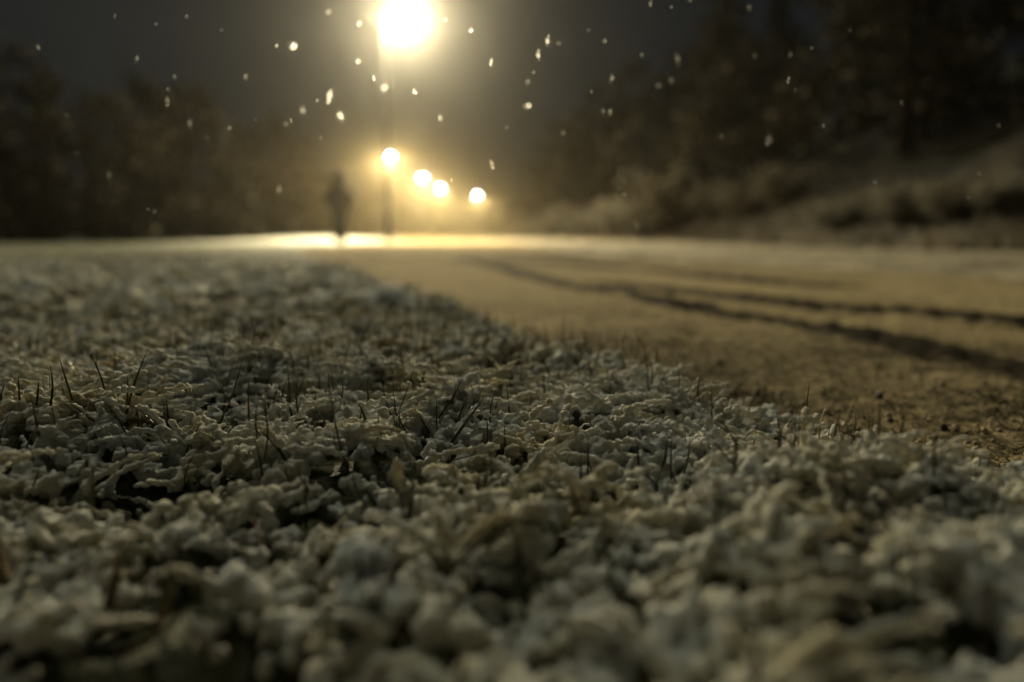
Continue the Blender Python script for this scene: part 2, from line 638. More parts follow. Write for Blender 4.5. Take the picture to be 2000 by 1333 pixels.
def blobs(cen, rad, g, stretch=0.35):
    n = len(cen)
    sc = 1 + stretch * (g.random((n, 1, 3)) - 0.5) * 2
    v = (ICO_V[None] * sc) @ rot_rand(n, g).transpose(0, 2, 1)
    v = v * rad[:, None, None] + cen[:, None, :]
    f = ICO_F[None] + (np.arange(n) * 12)[:, None, None]
    return v.reshape(-1, 3), f.reshape(-1, 3)


def remesh(v, f, voxel, smooth_it=1):
    me = mesh_np('tmp', v, f)
    o = bpy.data.objects.new('tmp', me)
    C.objects.link(o)
    md = o.modifiers.new('r', 'REMESH'); md.mode = 'VOXEL'; md.voxel_size = voxel; md.adaptivity = 0
    if smooth_it:
        s = o.modifiers.new('s', 'SMOOTH'); s.factor = 0.5; s.iterations = smooth_it
    ev = o.evaluated_get(bpy.context.evaluated_depsgraph_get())
    out = bpy.data.meshes.new_from_object(ev)
    bpy.data.objects.remove(o); bpy.data.meshes.remove(me)
    return out


def grain(me, layers, seed):
    n = len(me.vertices)
    co = np.empty(n * 3, np.float32); me.vertices.foreach_get('co', co); co = co.reshape(-1, 3).astype(np.float64)
    nr = np.empty(n * 3, np.float32); me.vertices.foreach_get('normal', nr); nr = nr.reshape(-1, 3)
    d = np.zeros(n)
    for k, (s, a) in enumerate(layers):
        w = n3(co + 3.7 * k, s, seed + k)
        d += a * (1 - 2 * np.abs(w)) if k == 0 else a * w
    co = co + nr * d[:, None]
    me.vertices.foreach_set('co', co.astype(np.float32).ravel())
    me.update()
    me.polygons.foreach_set('use_smooth', np.ones(len(me.polygons), bool))


def scatter(y0, y1, dens, g, margin=0.06, ang=0.72):
    """random points on the lawn between two distances ahead, a little wider than the view"""
    area = (y1 - y0) * (2 * margin + ang * (y0 + y1))
    n = int(area * dens * 1.3)
    y = np.sqrt(g.random(n) * (y1 ** 2 - y0 ** 2) + y0 ** 2)
    x = (g.random(n) * 2 - 1) * (ang * y + margin)
    k = x < edge_l(y) + 0.012
    return x[k], y[k]


def snow_zone(y0, y1, voxel, lump_r, lump_d, rod_d, rod_len, rod_r, layers, seed, name, margin=0.06):
    g = np.random.default_rng(seed)
    cs, rs = [], []
    # clods bedded on the tussocks
    x, y = scatter(y0, y1, lump_d, g, margin)
    hol = hollow(x, y)
    k = g.random(len(x)) < np.clip(0.80 + 2.2 * hol - 0.40 * sm(1.4, 3.2, y) * sm(-0.6, -1.8, x), 0.05, 1)
    x, y, hol = x[k], y[k], hol[k]
    edge = sm(-0.16, -0.02, x - edge_l(y))
    r = lump_r[0] + (lump_r[1] - lump_r[0]) * g.random(len(x)) ** 2.2
    r *= 1 - 0.30 * edge
    z = lawn_z(x, y) - 0.004 + 0.016 * hol + (g.random(len(x)) - 0.4) * r * 0.9
    cs.append(np.stack([x, y, z], -1)); rs.append(r)
    # crusted blades, arched and lying
    x, y = scatter(y0, y1, rod_d, g, margin)
    k = (x < edge_l(y) - 0.075) & (g.random(len(x)) < 0.72 + 1.2 * fbm(x, y, 0.16, 87, 2))
    x, y = x[k], y[k]
    n = len(x)
    az = 2 * math.pi * (0.9 * n2(x, y, 0.10, 83) + 0.5 * n2(x, y, 0.03, 85)) + 1.3 * g.normal(size=n) * (0.3 + g.random(n))
    el = np.radians(10 + 60 * g.random(n) ** 1.3)
    L = rod_len[0] + (rod_len[1] - rod_len[0]) * g.random(n) ** 1.6
    r0 = rod_r[0] + (rod_r[1] - rod_r[0]) * g.random(n)
    z0 = lawn_z(x, y) + 0.016 * hollow(x, y) + 0.001
    step = rod_r[0] * 0.8
    for i in range(int(rod_len[1] / step) + 1):
        s = i * step
        m = s < L
        if not m.any(): break
        u = s / L[m]
        bend = el[m] * (1 - 1.15 * u)
        px = x[m] + np.cos(az[m]) * s * np.cos(el[m] * 0.6)
        py = y[m] + np.sin(az[m]) * s * np.cos(el[m] * 0.6)
        pz = z0[m] + L[m] * np.sin(el[m]) * (u - 0.55 * u * u)
        gz = lawn_z(px, py) + 0.016 * hollow(px, py)
        pz = np.maximum(pz, gz)
        jit = (g.random((m.sum(), 3)) - 0.5) * r0[m][:, None] * 1.0
        rr = r0[m] * (1 - 0.45 * u) * (0.5 + 1.0 * g.random(m.sum()))
        cs.append(np.stack([px, py, pz], -1) + jit); rs.append(rr)
    v, f = blobs(np.concatenate(cs), np.concatenate(rs), g)
    me = remesh(v, f, voxel, 1)
    grain(me, layers, seed)
    me.name = name
    o = link(name, me, M_SNOW)
    return o


snow_near_o = snow_zone(0.38, 0.88, 0.00195, (0.0028, 0.0085), 13000, 7200, (0.016, 0.062), (0.0016, 0.0028),
                        [(0.0058, 0.0010), (0.0033, 0.0016), (0.0021, 0.0009)], 201, 'snow_crust')
tag(snow_near_o, 'lumpy wet snow clotted over the flattened grass of the lawn', 'snow', kind='stuff')
o2 = snow_zone(0.10, 0.39, 0.0026, (0.0032, 0.0090), 11000, 4600, (0.016, 0.058), (0.0018, 0.0031),
               [(0.007, 0.0014), (0.004, 0.0014)], 202, 'snow_crust', 0.16)
tag(o2, 'coarse wet snow clods clotted over grass in the foreground', 'snow', kind='stuff')
o3 = snow_zone(0.87, 1.75, 0.0040, (0.0042, 0.011), 7000, 2900, (0.02, 0.06), (0.003, 0.0048),
               [(0.009, 0.0018), (0.005, 0.0018)], 203, 'snow_crust')
tag(o3, 'ridged snow caught on grass tussocks past the sharp blades', 'snow', kind='stuff')
o4 = snow_zone(1.72, 4.6, 0.0095, (0.008, 0.018), 4200, 420, (0.03, 0.09), (0.005, 0.008),
               [(0.02, 0.003)], 204, 'snow_crust', 0.2)
tag(o4, 'blurred snow tufts on the lawn halfway to the mound', 'snow', kind='stuff')


# ------------------------------------------------------------------ grass
def blade_geo(p0, p1, width, curl, g, n=7):
    """slender three-sided blade from p0 to p1"""
    p0 = np.array(p0); p1 = np.array(p1)
    ax = p1 - p0
    L = np.linalg.norm(ax)
    side = np.cross(ax, (g.random(3) - 0.5) + np.array((0.001, 0, 0))); side /= np.linalg.norm(side)
    nrm = np.cross(side, ax); nrm /= np.linalg.norm(nrm)
    v, f = [], []
    for i in range(n):
        u = i / (n - 1)
        c = p0 + ax * u + nrm * curl * L * 4 * u * (1 - u) * 0.5
        w = width * (0.75 + 0.5 * u * (1 - u) * 2) * (1 - u ** 3 * 0.93)
        v += [c + side * w * 0.5, c - side * w * 0.5, c + nrm * w * 0.28]
    for i in range(n - 1):
        b = i * 3
        for a, c in ((0, 1), (1, 2), (2, 0)):
            f.append((b + a, b + c, b + 3 + c, b + 3 + a))
    return v, f


def blade_mesh(name, specs, g):
    V, F = [], []
    for s in specs:
        v, f = blade_geo(*s, g)
        k = len(V)
        V += v; F += [tuple(q + k for q in ff) for ff in f]
    return mesh_np(name, np.array(V), np.array(F))


gb = np.random.default_rng(5)
for nm, mat, n, lab in (('grass', M_GREEN, 1700, 'short dark green grass blades poking through the snow crust'),
                        ('grass', M_STRAW, 1500, 'short dry straw coloured blades poking through the snow crust')):
    x, y = scatter(0.2, 2.0, 2400, gb, 0.05)
    p = gb.permutation(len(x))[:n * 2]
    x, y = x[p], y[p]
    k = (fbm(x, y, 0.22, 91 if mat is M_GREEN else 95, 2) > -0.05) & (x < edge_l(y) - 0.05)
    x, y = x[k][:n], y[k][:n]
    z = lawn_z(x, y) + 0.014 * hollow(x, y) - 0.004
    sp = []
    for a, b, c in zip(x, y, z):
        L = 0.016 + 0.034 * gb.random() ** 1.5
        an = gb.random() * 6.283; ti = gb.random() ** 1.5 * 1.0
        sp.append(((a, b, c), (a + L * math.cos(an) * math.sin(ti), b + L * math.sin(an) * math.sin(ti), c + 0.006 + L * math.cos(ti)),
                   0.0013 + 0.0010 * gb.random(), (gb.random() - 0.5) * 0.9))
    tag(link(nm, blade_mesh('grass', sp, gb), mat), lab, 'grass', kind='stuff')


def put_on(px, py, dz=0.0):
    """point of the lawn seen at a photo pixel"""
    a, b = Vector((0, 0, CAM_Z)), on_ground(px, py, -0.06)
    u = np.linspace(0.3, 1, 900)
    X = b.x * u; Y = b.y * u; Z = CAM_Z + (b.z - CAM_Z) * u
    hit = np.nonzero(Z < lawn_z(X, Y) + 0.014 * hollow(X, Y) + 0.003)[0]
    k = hit[0] if len(hit) else -1
    p = Vector((X[k], Y[k], Z[k] + dz))
    return p


# longer lank grass showing out on the lawn and along the foot of the bank
x, y = scatter(1.3, 7.5, 260, gb, 0.1)
k = (x < edge_l(y) - 0.12) & (fbm(x, y, 0.5, 97, 2) > -0.12)
x, y = x[k][:3600], y[k][:3600]
sp = []
for a, b in zip(x, y):
    L = 0.025 + 0.035 * gb.random(); an = gb.random() * 6.283; ti = gb.random() * 1.1
    c = float(lawn_z(np.array([a]), np.array([b]))[0]) - 0.005
    sp.append(((a, b, c), (a + L * math.cos(an) * math.sin(ti), b + L * math.sin(an) * math.sin(ti), c + 0.01 + L * math.cos(ti)), 0.003, (gb.random() - 0.5) * 0.4, gb, 4))
V, F = [], []
for q in sp:
    v, f = blade_geo(*q)
    n_ = len(V); V += v; F += [tuple(i + n_ for i in ff) for ff in f]
tag(link('grass', mesh_np('grass', np.array(V), np.array(F)), M_GREEN), 'lank olive grass showing through thin snow out on the lawn', 'grass', kind='stuff')
V, F = [], []
for i in range(4200):
    b = 5.0 + 38 * gb.random() ** 1.6
    foot = b * 0 + float(-bank_s(np.array([0.0]), np.array([b]))[0])
    a = foot - 0.35 + 2.6 * gb.random() ** 1.3
    c = float(verge_z(np.array([a]), np.array([b]))[0]) - 0.02
    L = 0.14 + 0.22 * gb.random(); an = gb.random() * 6.283; ti = 0.2 + gb.random() * 0.9
    v, f = blade_geo((a, b, c), (a + L * math.cos(an) * math.sin(ti), b + L * math.sin(an) * math.sin(ti), c + L * math.cos(ti)), 0.012 + 0.01 * gb.random(), (gb.random() - 0.5) * 0.5, gb, 4)
    n_ = len(V); V += v; F += [tuple(i_ + n_ for i_ in ff) for ff in f]
tag(link('dry_grass', mesh_np('dry_grass', np.array(V), np.array(F)), M_STRAW), 'withered brown grass fringing the foot of the bank', 'grass', kind='stuff')

# single blades that stand clear of the snow: foot pixel, tip pixel, width, curl, material, label
G_ST = 'upright blades standing clear of the snow'
BL = [
    (398, 850, 460, 728, 2.2, 0.10, 'g', 'long dark green blade leaning far to one side with wet bright tip', None),
    (247, 800, 249, 745, 2.0, 0.0, 'g', 'straight green blade rising beside the leaning long thin one', None),
    (240, 800, 280, 705, 1.7, 0.12, 'g', 'long thin green blade leaning behind the snow-laden grass tuft', None),
    (115, 850, 102, 785, 1.8, 0.0, 'g', None, G_ST), (203, 855, 168, 795, 2.0, -0.05, 'g', None, G_ST),
    (330, 818, 326, 787, 1.7, 0.0, 'g', None, G_ST), (85, 870, 65, 790, 1.5, 0.0, 's', None, G_ST),
    (514, 918, 498, 858, 2.2, 0.05, 'g', None, G_ST), (486, 840, 485, 752, 1.8, 0.0, 's', None, G_ST),
    (515, 840, 516, 732, 1.8, 0.02, 's', 'tall brown dry stalk among a cluster of straw stems', None),
    (540, 790, 522, 736, 1.8, -0.25, 's', None, G_ST), (563, 790, 592, 738, 1.7, 0.1, 's', None, G_ST),
    (552, 825, 554, 780, 1.5, 0.0, 's', None, G_ST), (463, 850, 462, 818, 1.9, 0.0, 'g', None, G_ST),
    (413, 860, 452, 834, 2.0, 0.05, 'g', 'short green blade lying low beside the leaning long one', None),
    (445, 805, 444, 770, 1.2, 0.0, 's', None, G_ST),
    (683, 893, 652, 782, 1.9, 0.08, 'g', 'long dark blade leaning over open snow with a bead on it', None),
    (726, 828, 702, 790, 2.0, -0.1, 'g', None, G_ST), (650, 755, 683, 672, 2.0, 0.0, 's', 'crossed straw blade farther off', None),
    (676, 752, 668, 715, 1.8, 0.0, 's', None, G_ST), (680, 775, 705, 750, 1.8, 0.0, 's', None, G_ST),
    (866, 852, 934, 786, 2.6, 0.0, 's', 'broad straw blade lying slantwise over a dark hollow', None),
    (1002, 828, 992, 762, 2.3, 0.03, 'g', 'lone dark upright blade on a pale snow ridge', None),
    (988, 858, 985, 828, 1.8, 0.0, 'g', None, G_ST), (1115, 855, 1113, 812, 1.6, 0.0, 'g', None, G_ST),
    (780, 785, 782, 745, 1.5, 0.0, 's', None, G_ST), (1172, 940, 1150, 895, 1.5, 0.05, 's', None, G_ST),
    (1165, 945, 1130, 915, 1.4, 0.0, 's', None, G_ST), (1290, 905, 1302, 858, 1.8, 0.1, 's', None, G_ST),
    (1345, 890, 1338, 845, 1.5, 0.0, 's', None, G_ST), (1250, 890, 1242, 848, 1.4, 0.0, 's', None, G_ST),
    (784, 1020, 806, 960, 2.4, 0.0, 'g', None, G_ST), (815, 985, 822, 945, 2.0, 0.0, 'g', None, G_ST),
    (445, 1010, 472, 982, 1.8, -0.1, 'g', None, G_ST), (597, 992, 596, 935, 1.8, 0.0, 'g', None, G_ST),
    (774, 930, 780, 885, 1.5, -0.3, 'g', None, G_ST), (180, 1010, 182, 925, 1.6, 0.0, 's', None, G_ST),
    (1085, 750, 1092, 715, 1.4, 0.0, 's', None, G_ST), (1240, 700, 1243, 676, 1.4, 0.0, 's', None, G_ST),
    (1400, 700, 1404, 680, 1.4, 0.0, 's', None, G_ST), (40, 1150, 5, 1060, 4.5, 0.1, 's', 'blurred reddish brown dead leaf blade at the lawn', None),
    (480, 1085, 488, 1020, 4.0, -0.3, 's', 'blurred curved brown stem arching over a dark hollow', None),
    (875, 1330, 900, 1230, 4.0, 0.1, 's', 'blurred thick brown stem low in the foreground snow', None),
    (190, 1190, 230, 1090, 4.0, -0.1, 's', 'blurred brown dead leaf bent over a dark pocket', None),
    (280, 1200, 330, 1120, 3.5, 0.2, 's', None, G_ST),
]
hero = []
for fx, fy, tx, ty, w, cu, mt, lab, grp in BL:
    p = put_on(fx, fy, 0.0)
    q = at(tx, ty, p.y * 0.985)
    sp = [((0, 0, -0.014), tuple((q - p) * 1.22), w * 0.0015, cu)]
    o = link('grass_sprig', blade_mesh('grass_sprig', sp, gb), M_GREEN if mt == 'g' else M_STRAW, None, p)
    tag(o, lab or 'thin upright grass blade standing clear of the wet snow', 'grass', grp or 'single grass blades')
    hero.append((p, q))


def crust_mesh(lines, voxel, g, seed, layers):
    cs, rs = [], []
    for pts, r0, r1 in lines:
        pts = [np.array(p) for p in pts]
        for a, b in zip(pts[:-1], pts[1:]):
            L = np.linalg.norm(b - a); k = max(2, int(L / (min(r0, r1) * 0.7)))
            for u in np.linspace(0, 1, k, endpoint=False):
                cs.append(a + (b - a) * u + (g.random(3) - 0.5) * r0 * 0.8)
                rs.append((r0 + (r1 - r0) * u) * (0.7 + 0.6 * g.random()))
    v, f = blobs(np.array(cs), np.array(rs), g)
    me = remesh(v, f, voxel, 1)
    grain(me, layers, seed)
    return me


def tuft(px, py, tips, label, mat, crust=True, group=None, w=1.8):
    """arched tuft: blades fan from one foot, snow lies along some of them"""
    p = put_on(px, py, -0.002)
    t = empty('grass_tuft', p)
    tag(t, label, 'grass tuft', group)
    lines = []
    for i, (tx, ty, arch, dd) in enumerate(tips):
        q = at(tx, ty, p.y + dd) - p
        link('blade', blade_mesh('blade', [((0.002 * (gb.random() - .5), 0, -0.006), tuple(q), w * 0.001, arch)], gb), mat, t)
        if crust and i % 2 == 0:
            pts = []
            for u in (0.15, 0.4, 0.65, 0.9):
                pts.append(tuple(q * u + Vector((0, 0, abs(arch) * q.length * 2 * u * (1 - u) + 0.002))))
            lines.append((pts, 0.0026, 0.0020))
    if lines:
        link('snow_load', crust_mesh(lines, 0.0014, gb, 300 + px, [(0.004, 0.0006), (0.002, 0.0004)]), M_SNOW, t)
    return t


tuft(360, 880, [(225, 868, 0.5, -.01), (205, 905, 0.5, -.02), (262, 790, 0.15, .01), (285, 800, 0.2, .02), (300, 835, 0.35, 0), (240, 850, 0.5, 0.01),
                (330, 822, 0.2, .02), (382, 830, 0.05, 0), (390, 815, 0.0, .01), (235, 890, 0.4, -.02), (265, 905, 0.3, -.03)],
     'arched tuft of fine green blades weighed down by snow', M_GREEN)
tuft(530, 815, [(500, 765, 0.1, 0), (545, 752, 0.2, .01), (575, 745, 0.2, 0), (492, 790, 0.2, 0), (590, 800, 0.4, 0), (520, 770, 0, 0.01)],
     'sparse brown tuft of dry upright stems with little snow', M_STRAW, False)
tuft(1130, 960, [(1040, 915, 0.2, .01), (1075, 895, 0.1, .02), (1100, 915, 0.0, 0), (1160, 905, 0.1, .01), (1215, 905, 0.2, 0), (1060, 965, 0.3, -.01), (1190, 950, 0.2, -.01)],
     'spiky snow-crusted tuft splaying open on the lawn', M_STRAW)
tuft(1010, 945, [(960, 905, 0.2, .02), (1050, 890, 0.1, .01), (1075, 875, 0.1, .02), (990, 915, 0, 0)],
     'small tuft with thick snow-coated blades beside the spiky one', M_STRAW)
tuft(820, 900, [(1000, 880, 0.1, .01), (790, 870, 0.2, .02), (850, 865, 0.1, .01), (700, 925, 0.3, -.02)],
     'low tuft bent flat under a heavy bar of snow', M_STRAW)
tuft(560, 880, [(690, 900, 0.15, -.01), (510, 825, 0.1, .01), (500, 835, 0.2, 0), (640, 860, 0.25, .01)],
     'tuft with one long snow-laden blade lying down the slope', M_GREEN)
tuft(790, 960, [(770, 895, 0.05, 0), (812, 900, 0.05, .01), (755, 930, 0.2, 0), (845, 920, 0.2, 0)],
     'upright green tuft with two pale snow spikes', M_GREEN)
tuft(880, 1090, [(700, 1010, 0.2, .02), (720, 1080, 0.3, 0), (1000, 1010, 0.2, .02), (1080, 965, 0.15, .04), (850, 1000, 0.05, .01)],
     'wide yellowish tuft splayed flat in soft focus', M_STRAW, True, None, 2.6)
tuft(1060, 1130, [(1000, 1030, 0.15, .01), (1110, 1030, 0.2, .02), (1165, 1080, 0.3, 0), (1040, 1060, 0.1, 0)],
     'blurred tuft bowed over dark pockets of the lawn', M_STRAW, True, None, 2.6)
tuft(330, 1100, [(240, 1030, 0.3, .01), (290, 1020, 0.2, .02), (350, 1040, 0.4, .01), (205, 1120, 0.4, 0)],
     'blurred russet tuft curled round a hollow', M_STRAW, True, None, 2.6)

# big clods that stand out one by one
CL = [(1312, 832, 11, 17), (1372, 822, 13, 15), (1405, 838, 12, 13), (1345, 800, 13, 10), (1240, 785, 16, 9), (1480, 850, 14, 11), (810, 905, 26, 17),
      (600, 985, 20, 13), (690, 930, 22, 16), (940, 885, 20, 16), (1010, 1000, 20, 14), (1180, 1010, 18, 17), (1290, 1040, 20, 18), (1390, 960, 20, 15),
      (1480, 1000, 22, 18), (380, 1000, 26, 12), (210, 950, 24, 14), (120, 1150, 46, 22), (560, 1120, 30, 18), (720, 1150, 38, 22), (1210, 1215, 24, 24),
      (1650, 1250, 34, 26), (1760, 1060, 28, 20), (1600, 900, 18, 14), (1700, 960, 20, 15), (1850, 1010, 22, 16), (960, 1290, 36, 28), (390, 1215, 32, 22),
      (1430, 1180, 34, 24), (1850, 1180, 36, 26), (560, 830, 16, 10), (1120, 930, 16, 13), (860, 1010, 24, 15), (1560, 1110, 30, 22)]
gc = np.random.default_rng(77)
protos = []
for k in range(6):
    n = 26
    c = gc.normal(size=(n, 3)) * np.array((0.5, 0.4, 0.3))
    v, f = blobs(c, 0.28 + 0.22 * gc.random(n), gc)
    me = remesh(v, f, 0.085, 1)
    grain(me, [(0.34, 0.05), (0.15, 0.03)], 400 + k)
    me.materials.append(M_SNOW)
    me.name = 'snow_clod'
    protos.append(me)
for i, (px, py, rw, rh) in enumerate(CL):
    p = put_on(px, py + rh, 0.0)
    d = p.y
    o = link('snow_clod', protos[i % 6], None)
    sx = rw / 1555 * d; sz = rh / 1555 * d
    o.location = (p.x, p.y, p.z + sz * 0.45)
    o.scale = (sx, (sx + sz) / 2, sz)
    o.rotation_euler = (gc.random() * 0.5, gc.random() * 0.5, gc.random() * 6.28)
    near_ = 'snow clod in the soft blurred foreground of the lawn' if py > 1020 else ('rounded wet snow clod near the road edge of the lawn' if px > 1200 else 'rounded wet snow clod resting among the grass blades')
    tag(o, near_, 'snow clod', near_.replace('clod', 'clods'))

# grit lying on the thin road snow
for i in range(26):
    y = 0.55 + 1.1 * random.random(); x = float(edge_l(np.array([y]))[0]) + 0.06 + random.random() * 0.35
    v, f = blobs(np.zeros((2, 3)) + np.array([(0, 0, 0), (0.5, 0.2, 0.1)]), np.array([1.0, 0.8]), gc)
    o = link('pebble', mesh_np('pebble', v, f, False), plain('wet_pebble', (0.05, 0.04, 0.03), 0.5) if i == 0 else bpy.data.materials['wet_pebble'])
    s = 0.002 + 0.0025 * random.random()
    o.scale = (s, s, s); o.rotation_euler = (random.random() * 6, random.random() * 6, 0)
    o.location = (x, y, float(road_z(np.array([x]), np.array([y]))[0]) + s * 0.4)
    tag(o, 'tiny dark pebble lying on the thin road snow', 'pebble', 'grit on the road')


# crumbs of slush kicked along the lawn side of the road
yy = 0.42 + 1.1 * gc.random(2600) ** 1.6
xx = edge_l(yy) + 0.0 + 0.45 * gc.random(2600) ** 1.5
zz = road_z(xx, yy)
rr_ = 0.0012 + 0.0026 * gc.random(2600) ** 3
v, f = blobs(np.stack([xx, yy, zz + rr_ * 0.2], -1), rr_, gc)
tag(link('slush', mesh_np('slush', v, f), plain('brown_slush', (0.46, 0.38, 0.24), 0.6, 0, 0.6, 90)), 'brown crumbs of slush scattered over the road edge', 'slush', kind='stuff')


# ------------------------------------------------------------------ street lamps
def street_lamp(lx, ly, arm, rz, col, lens, label, power):
    """lx, ly: pole foot; the arm reaches out towards the road, turned by rz"""
    pole_dx = arm
    H = 7.4
    zf = float(lawn_z(np.array([lx]), np.array([ly]))[0]) - 0.05
    t = empty('street_lamp', (lx, ly, zf), rz)
    tag(t, label, 'street lamp', 'street lamps along the road')
    MB().lathe([(0.0, 0.0), (0.14, 0.0), (0.14, 0.05), (0.085, 0.09), (0.08, 0.95), (0.055, 1.02), (0, 1.02)], 20).build('base', M_POLE, t)
    MB().tube([(0, 0, 1.0), (0, 0, 4), (0, 0, H - 0.25)], [0.052, 0.046, 0.038], 16).build('pole', M_POLE, t)
    MB().tube([(0, 0, H - 0.27), (pole_dx * 0.08, 0, H - 0.05), (pole_dx * 0.3, 0, H + 0.1), (pole_dx * 0.7, 0, H + 0.14)], 0.032, 12).build('arm', M_POLE, t)
    hd = MB()
    prof = []
    n = 9
    ring = []
    L = 0.62; w = 0.26
    for j, (sc, z) in enumerate(((0.90, 0.05), (1.0, 0.08), (0.96, 0.14), (0.7, 0.20), (0.3, 0.225))):
        for k in range(24):
            an = 2 * math.pi * k / 24
            hd.v.append((pole_dx + math.cos(an) * L / 2 * sc, math.sin(an) * w * sc, H + z))
    for j in range(4):
        for k in range(24):
            q = j * 24
            hd.f.append((q + k, q + (k + 1) % 24, q + 24 + (k + 1) % 24, q + 24 + k))
    hd.f.append(tuple(range(96, 120)))
    h = hd.build('lamp_head', M_HEAD, t)
    ln = MB()
    for j, (sc, z) in enumerate(((0.87, 0.055), (0.80, 0.0), (0.55, -0.05), (0.2, -0.07))):
        for k in range(24):
            an = 2 * math.pi * k / 24
            ln.v.append((pole_dx + math.cos(an) * L / 2 * sc, math.sin(an) * w * sc, H + z))
    for j in range(3):
        for k in range(24):
            q = j * 24
            ln.f.append((q + k, q + 24 + k, q + 24 + (k + 1) % 24, q + (k + 1) % 24))
    ln.f.append(tuple(reversed(range(72, 96))))
    ln.build('lens', lens, h)
    ld = bpy.data.lights.new('lamp_light', 'SPOT')
    ld.energy = power * 4 * math.pi
    ld.spot_size = R(179); ld.spot_blend = 0.12
    ld.shadow_soft_size = 0.12
    ld.color = col
    lo = bpy.data.objects.new('lamp_light', ld)
    C.objects.link(lo)
    lo.parent = t
    lo.location = (pole_dx, 0, H - 0.20)
    lo.rotation_euler = (0, 0, -rz)
    # road optics: the beam is thrown along the road (local y) and held back to either side
    ld.use_nodes = True
    q = ld.node_tree
    em = q.nodes['Emission']
    tc = q.nodes.new('ShaderNodeTexCoord')
    sx = q.nodes.new('ShaderNodeSeparateXYZ')
    ab = q.nodes.new('ShaderNodeMath'); ab.operation = 'ABSOLUTE'
    mr = q.nodes.new('ShaderNodeMapRange'); mr.interpolation_type = 'SMOOTHSTEP'
    for k, v in zip((1, 2, 3, 4), (0.25, 0.80, 1.0, 0.05)): mr.inputs[k].default_value = v
    q.links.new(tc.outputs['Normal'], sx.inputs[0]); q.links.new(sx.outputs[0], ab.inputs[0])
    q.links.new(ab.outputs[0], mr.inputs[0]); q.links.new(mr.outputs[0], em.inputs['Strength'])
    return t


COOL = (1.0, 0.84, 0.50)
WARM = (1.0, 0.70, 0.26)
LENS1 = lens_mat('lamp_glass_cream', (1.0, 0.97, 0.88), 500)
LENS2 = lens_mat('lamp_glass_amber', (1.0, 0.96, 0.86), 380)
LAMPS = [  # pixel of the light, depth, pole pixel
    (795, 8, 27.0, 750, COOL, LENS1, 'tall street lamp behind the walker with wide cream glow', 1.0),
    (762, 303, 74.0, 747, WARM, LENS2, 'second street lamp along the road after the cream glowing one', 1.2),
    (825, 345, 100.5, 813, WARM, LENS2, 'third street lamp along the road, before the close pair ends', 1.2),
    (860, 367, 124.0, 850, WARM, LENS2, 'fourth street lamp along the road, close to the third', 1.2),
    (932, 380, 144.0, 923, WARM, LENS2, 'last and smallest street lamp where the road bends', 1.2),
]
for px, py, d, pp, col, ln, lab, pw in LAMPS:
    a = at(px, py, d); b = at(pp, py, d - 1.4)
    street_lamp(b.x, d - 1.4, math.hypot(a.x - b.x, 1.4), math.atan2(1.4, a.x - b.x), col, ln, lab, LAMP_I * pw)


# ------------------------------------------------------------------ the walker
def chain(pts, g, k=10):
    cs, rs = [], []
    for (a, ra), (b, rb) in zip(pts[:-1], pts[1:]):
        a = np.array(a); b = np.array(b)
        for u in np.linspace(0, 1, k, endpoint=False):
            cs.append(a + (b - a) * u); rs.append(ra + (rb - ra) * u)
    cs.append(np.array(pts[-1][0])); rs.append(pts[-1][1])
    return cs, rs


ICO2 = None


def fuse(chains, voxel, it=3):
    cs, rs = [], []
    for c in chains:
        a, b = chain(c, rng)
        cs += a; rs += b
    g = np.random.default_rng(3)
    v, f = blobs(np.array(cs), np.array(rs) * 1.08, g, 0.0)
    me = remesh(v, f, voxel, it)
    me.polygons.foreach_set('use_smooth', np.ones(len(me.polygons), bool))
    return me


